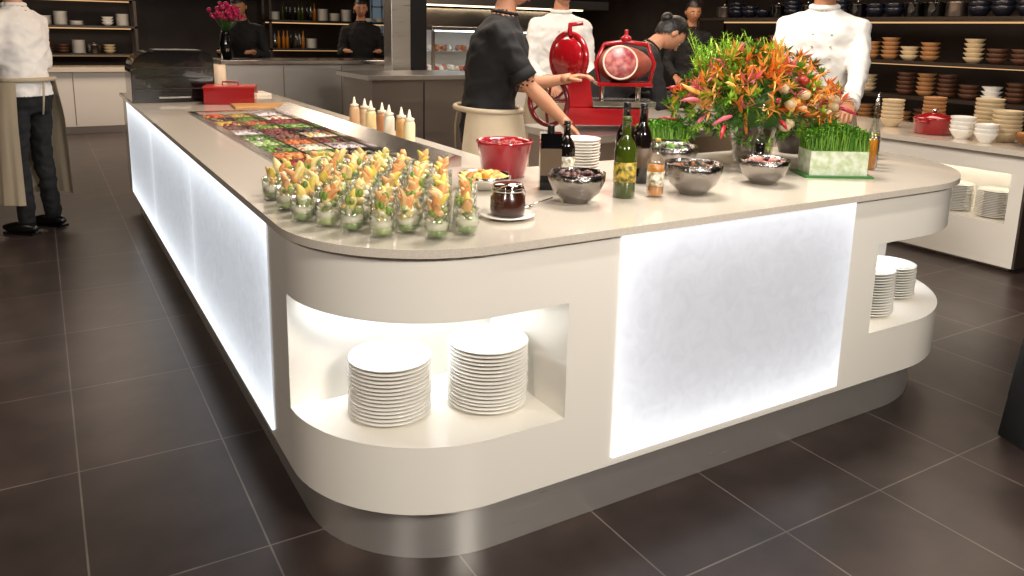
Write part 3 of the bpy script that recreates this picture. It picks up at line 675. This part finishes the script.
# ---------------------------------------------------------------- background furniture
whitel=mat('white_laminate','#e6e0d8',.4)
mb=MB(); mb.bb(-2.6,1.15,11.5,12.2,.1,.8,whitel); mb.bb(-2.65,1.2,11.45,12.25,.8,.85,stone); mb.bb(-2.55,1.1,11.56,12.15,0,.1,dsteel)
for x in(-1.6,-.6,.35): mb.bb(x,x+.01,11.495,11.5,.12,.79,dsteel)
mb.obj('back_bar_counter',bevel=.003)
woodb=mat('wood_bowl','#a8794c',.5); creamb=mat('cream_bowl','#cdb894',.45); brownb=mat('brown_bowl','#5a3824',.5); navyb=mat('navy_bowl','#1c1e2a',.25)
def rack(name,x0,x1,y0,y1,levels,h,along,items,m=shelfm,led_=True):
    mb=MB()
    for x in(x0,x1-.04):
        for y in(y0,y1-.04): mb.bb(x,x+.04,y,y+.04,0,h,m)
    for z in levels: mb.bb(x0,x1,y0,y1,z,z+.03,m)
    mb.bb(x0,x1,y0,y1,h,h+.03,m)
    lv=list(levels)+[h]
    for li,z in enumerate(levels):
        top=lv[li+1]-z-.05
        L=(x1-x0) if along=='x' else (y1-y0); n=int(L/.2)
        for k in range(n):
            if random.random()<.1: continue
            t=.12+k*.2
            if t>L-.1: continue
            px,py=(x0+t,y0+.16) if along=='x' else (x0+.16,y0+t)
            it=items[li] if isinstance(items[0],list) else items
            kind=random.choice(it); zz=z+.03
            if kind=='plates':
                c=random.randint(4,max(4,int(min(top,.22)/.018)))
                for q in range(c): mb.lathe([(0,0),(.05,0),(.09,.012),(.09,.016),(0,.008)],china,(px,py,zz+q*.016),14)
            elif kind in('bowls','wood'):
                c=random.randint(3,max(3,int(min(top,.25)/.045)))
                mm=random.choice([woodb,creamb,brownb] if kind=='wood' else [woodb,creamb,china,brownb])
                for q in range(c): mb.lathe([(0,0),(.04,0),(.085,.05),(.08,.052),(0,.03)],mm,(px,py,zz+q*.04),14)
            elif kind=='pots':
                mb.lathe([(0,0),(.085,0),(.09,.01),(.09,.12),(.095,.125),(.06,.14),(0,.145)],random.choice([blackg,dsteel,dsteel]),(px,py,zz),16)
                mb.lathe([(0,.145),(.012,.145),(.016,.165),(0,.17)],steelh,(px,py,zz),10)
            elif kind=='navy':
                for q in range(random.randint(1,3)): mb.lathe([(0,0),(.05,0),(.09,.06),(.095,.09),(.088,.09),(0,.03)],navyb,(px,py,zz+q*.045),16)
            elif kind=='bottles':
                hh=min(.28,top)
                for q in(-.06,.0,.06):
                    mm=random.choice([dgreen,dbrown,oil2,glassmat('bottle_clear',(.8,.85,.8),.3)]); xx,yy=(px+q,py) if along=='x' else (px,py+q)
                    mb.lathe([(0,0),(.026,0),(.026,hh*.6),(.01,hh*.75),(.009,hh),(0,hh)],mm,(xx,yy,zz),10)
        if led_: 
            if along=='x': mb.bb(x0+.05,x1-.05,y1-.05,y1-.03,lv[li+1]-.02,lv[li+1]-.005,warmled)
            else: mb.bb(x1-.05,x1-.03,y0+.05,y1-.05,lv[li+1]-.02,lv[li+1]-.005,warmled)
    return mb.obj(name)
rack('dish_shelf',-2.6,1.3,13.0,13.5,[.5,.95,1.35,1.75],2.3,'x',['plates','pots','bowls'])
rack('bottle_shelf',3.2,5.6,12.9,13.4,[.6,1.05,1.5,1.95],2.4,'x',['bottles','plates','bottles'])
rack('dish_shelf.001',6.0,8.0,11.5,12,[.6,1.05,1.5,1.95],2.4,'x',['bottles','pots','navy'])
rack('bowl_shelf',6.9,7.35,3.2,7.2,[.55,.88,1.2,1.6,1.9],2.3,'y',[['wood'],['wood','bowls'],['wood','wood','bowls'],['navy','pots'],['navy']])
mb=MB(); mb.bb(1.55,3.3,8.0,8.6,.12,1.05,steel); mb.bb(1.5,3.35,7.95,8.65,1.05,1.09,steelh); mb.bb(1.6,3.25,8.05,8.55,0,.12,dsteel)
for x in(2.1,2.7): mb.bb(x,x+.012,7.994,8.0,.15,1.03,dsteel)
mb.obj('steel_pass_counter',bevel=.003)
mb=MB(); mb.bb(2.35,3.35,6.2,6.9,.1,1.0,dsteel); mb.bb(2.3,3.4,6.15,6.95,1.0,1.04,steel); mb.bb(2.4,3.3,6.25,6.85,0,.1,black)
mb.bb(2.82,2.83,6.192,6.2,.14,.98,black); mb.obj('prep_cabinet',bevel=.003)
mb=MB(); mb.bb(2.92,3.12,7.15,7.35,0,ZC,steel); mb.bb(3.12,3.3,7.17,7.33,0,ZC,black); mb.obj('column',bevel=.006)
mb=MB(); mb.bb(3.75,5.6,8.0,8.7,.1,.95,whitel); mb.bb(3.8,5.55,8.05,8.65,0,.1,black); mb.bb(3.75,5.6,8.0,8.7,1.42,1.46,steelh)
for x in(3.75,4.66,5.57): mb.bb(x,x+.03,8.0,8.03,.95,1.42,steelh); mb.bb(x,x+.03,8.67,8.7,.95,1.42,steelh)
mb.bb(3.78,5.57,8.01,8.015,.96,1.42,glass); mb.bb(3.8,5.55,8.3,8.66,1.18,1.19,glass); mb.bb(3.8,5.55,8.05,8.08,1.405,1.418,emitmat('fridge_led','#e8f2ff',10)); mb.bb(3.78,5.57,8.66,8.67,.95,1.42,whitel)
for k in range(70):
    mb.chunk((random.uniform(3.85,5.5),random.uniform(8.15,8.6),.99),.04,random.choice([foods[8],foods[4],foods[6],china,china])) ; 
for k in range(40): mb.chunk((random.uniform(3.85,5.5),random.uniform(8.35,8.6),1.22),.035,random.choice([foods[8],china,foods[3],china]))
mb.obj('display_fridge',bevel=.002)
mb=MB(); mb.prism([(12.3,1.95),(12.3,2.15),(12.9,2.6),(13.9,2.6),(13.9,1.95)],1.4,3.1,steel,Matrix(((0,0,1,0),(1,0,0,0),(0,1,0,0),(0,0,0,1)))); mb.obj('extractor_hood')
# cooking line: range, splashback and hood in steel
mb=MB(); mb.bb(4.6,7.6,10.2,10.95,.1,.92,steel); mb.bb(4.65,7.55,10.28,10.9,0,.1,black); mb.bb(4.6,7.6,10.95,11.0,0,1.75,steelh)
for x in(5.2,5.8,6.4,7.0): mb.bb(x,x+.012,10.19,10.2,.15,.86,dsteel); mb.tube([(x-.5,10.17,.8),(x-.1,10.17,.8)],.012,steelh,8)
for x in(4.9,5.5,6.1,6.7,7.3):
    mb.lathe([(0,0),(.13,0),(.13,.03),(.1,.035),(0,.035)],black,(x,10.55,.92),20); mb.lathe([(0,.036),(.1,.036),(.105,.18),(.1,.18),(0,.16)],steelh,(x,10.55,.92),20)
mb.obj('cooking_range',bevel=.003)
mb=MB(); mb.prism([(10.0,1.78),(10.0,1.9),(10.4,2.35),(10.98,2.35),(10.98,1.78)],4.5,7.7,steel,Matrix(((0,0,1,0),(1,0,0,0),(0,1,0,0),(0,0,0,1)))); mb.bb(4.7,7.5,10.4,10.5,1.765,1.78,emitmat('hood_lamp','#ffe2b8',5)); mb.bb(5.6,6.6,10.5,10.9,2.35,ZC,steel); mb.obj('extractor_hood.001')
# side counter
side=empty('side_counter')
SX=5.1
mb=MB()
mb.bb(SX,5.9,2.42,6.0,.62,.74,cream); mb.bb(SX,5.9,2.42,6.0,.03,.3,cream); mb.bb(SX+.4,5.9,2.42,6.0,.3,.62,cream)
for a,b in((2.42,2.5),(3.2,3.45),(4.3,6.0)): mb.bb(SX,SX+.4,a,b,.3,.62,cream)
mb.bb(SX-.04,5.95,2.38,6.05,.74,.775,stone); mb.bb(SX+.06,5.85,2.46,5.95,0,.03,steel); mb.bb(SX+.0,SX+.8,2.405,2.42,.03,.74,dsteel)
mb.obj('side_counter_body',side); ledn=emitmat('side_led','#fff3e0',9); mb=MB(); mb.bb(SX+.3,SX+.33,2.52,3.18,.612,.619,ledn); mb.bb(SX+.3,SX+.33,3.5,4.28,.612,.619,ledn); mb.obj('side_niche_led',side)
k=5
for y in(2.66,2.92,3.65,3.95):
    plate_stack('plate_stack.%03d'%k,SX+.17,y,.3,.11,16); k+=1
mb=MB(); mb.lathe([(0,0),(.11,0),(.125,.01),(.13,.1),(.135,.105),(.12,.12),(.05,.145),(0,.15)],red,(0,0,0),32); mb.lathe([(0,.15),(.012,.15),(.022,.17),(0,.175)],steelh)
for s in(-1,1): mb.tube([(s*.125,-.04,.085),(s*.165,-.03,.09),(s*.165,.03,.09),(s*.125,.04,.085)],.009,red,8)
mb.obj('red_casserole',loc=(5.38,3.2,.775))
def bowlstack(name,x,y,n,m,z=.775,r=.08):
    mb=MB()
    for q in range(n): mb.lathe([(0,0),(r*.5,0),(r*.55,.006),(r*.95,.05),(r,.065),(r*.96,.066),(r*.5,.015),(0,.013)],m,(0,0,q*.028),24)
    mb.obj(name,loc=(x,y,z))
bowlstack('bowl_stack',5.3,2.95,4,china); bowlstack('bowl_stack.001',5.42,2.73,6,creamb,r=.09); bowlstack('bowl_stack.002',5.24,2.76,3,china,r=.07); bowlstack('bowl_stack.003',5.6,2.95,8,creamb,r=.09); bowlstack('bowl_stack.004',5.5,3.6,6,creamb); bowlstack('bowl_stack.005',5.7,3.4,7,woodb)
bowl('bread_basket',5.33,2.5,.12,.08,[nuts,chips],z=.775,m=mat('wicker','#8a5a2c',.7,noise=.4,nscale=60),dens=50,scale=1.8)
# draped chair
mb=MB(); vs=[];fs=[];n=40
for i,(z,w) in enumerate([(0,.235),(.15,.225),(.3,.215),(.42,.205),(.46,.19),(.47,.0)]):
    for k in range(n):
        a=2*pi*k/n; sq=(abs(cos(a))**4+abs(sin(a))**4)**-.25; f=1+.03*sin(a*14)*(1-z/.5); vs.append((w*cos(a)*sq*.93*f,w*sin(a)*sq*.93*f,z))
for i in range(5):
    for k in range(n): l=(k+1)%n; fs.append((i*n+k,i*n+l,(i+1)*n+l,(i+1)*n+k))
mb.add(vs,fs,blackc)
mb.bb(.15,.21,-.18,.18,.40,.95,blackc)
mb.obj('draped_chair',loc=(3.09,1.14,0),rz=-.1,bevel=.01)
mb=MB(); mb.bb(5.3,6.3,13.96,13.99,1.3,2.6,emitmat('window_glow','#6d7f8c',.5))
for i in range(6): mb.bb(5.3+i*.19,5.33+i*.19,13.93,13.96,1.3,2.6,china); mb.bb(5.3,6.3,13.93,13.96,1.32+i*.24,1.35+i*.24,china)
mb.obj('window_1')
mb=MB(); pink=mat('pink_petal','#c2185b',.5)
mb.lathe([(0,0),(.05,0),(.06,.15),(.035,.25),(.04,.27),(0,.27)],blackg)
for k in range(60):
    d=direction(20,80); p=Vector((0,0,.35))+d*random.uniform(.05,.2); mb.tube([(0,0,.26),p],[.003,.002],leafs[2],4); mb.chunk(p,.025,pink)
mb.obj('flower_vase',loc=(1.62,8.3,1.09))

# ---------------------------------------------------------------- lights
def area(name,loc,size,power,color,rot=(0,0,0),sy=None):
    l=bpy.data.lights.new(name,'AREA'); l.size=size; l.energy=power; l.color=color
    if sy: l.shape='RECTANGLE'; l.size_y=sy
    o=bpy.data.objects.new(name,l); COL.objects.link(o); o.location=loc; o.rotation_euler=rot; return o
def aim(o,t): o.rotation_euler=(Vector(t)-o.location).to_track_quat('-Z','Y').to_euler()
def spot(name,loc,to,power,color,ang_=50,blend=.6,rad=.08):
    l=bpy.data.lights.new(name,'SPOT'); l.energy=power; l.color=color; l.spot_size=radians(ang_); l.spot_blend=blend; l.shadow_soft_size=rad
    o=bpy.data.objects.new(name,l); COL.objects.link(o); o.location=loc; aim(o,to); return o
warm=(1,.80,.62); neu=(1,.92,.82)
area('ceiling_light_counter',(2.3,2.7,3.0),1.0,85,neu,sy=.8)
area('ceiling_light_arm',(1.7,5.0,3.0),.7,45,warm,sy=1.6)
area('ceiling_light_aisle',(-3.2,3.5,3.0),1.5,36,warm,sy=3)
aim(area('fill_light_front',(1.2,-2.0,2.9),.8,150,neu,sy=.6),(1.6,1.8,.5))  # fill added behind the camera to brighten the counter's front faces, no real fixture
aim(area('fill_light_left',(-1.9,-.6,2.9),.5,44,neu,sy=.5),(.7,2.1,.5))  # second added fill, lifts the rounded corner from the left, no real fixture
spot('track_spot',(1.6,.9,2.95),(1.5,2.3,.9),110,neu,45)
spot('track_spot.001',(2.9,1.0,2.95),(2.4,2.2,1.0),120,neu,45)
spot('track_spot.002',(2.6,4.2,2.95),(1.1,4.0,.9),110,warm,55)
area('ceiling_light_back',(1,10.3,3.0),3,95,warm,sy=1)
area('ceiling_light_kitchen',(4.6,5.6,3.0),2,85,warm,sy=2)
area('ceiling_light_side',(6.0,3.2,3.0),1,40,warm,sy=2)
w=bpy.data.worlds.new('world'); S.world=w; w.use_nodes=True; w.node_tree.nodes["Background"].inputs[0].default_value=(.05,.045,.04,1); w.node_tree.nodes["Background"].inputs[1].default_value=.5

# ---------------------------------------------------------------- camera
c=bpy.data.cameras.new('camera'); co=bpy.data.objects.new('camera',c); COL.objects.link(co)
c.sensor_width=36; c.lens=783/1024*36; c.shift_y=-96/1024; c.clip_end=60
Xr=Vector((0.8588,0.0845,-0.5052)).normalized();Zr=Vector((0.0211,0.9795,0.1998)).normalized();Yr=Zr.cross(Xr).normalized(); Zr=Xr.cross(Yr)
co.matrix_world=Matrix(((Xr.x,Xr.y,Xr.z,0),(Yr.x,Yr.y,Yr.z,0),(Zr.x,Zr.y,Zr.z,1.413),(0,0,0,1)))
S.camera=co
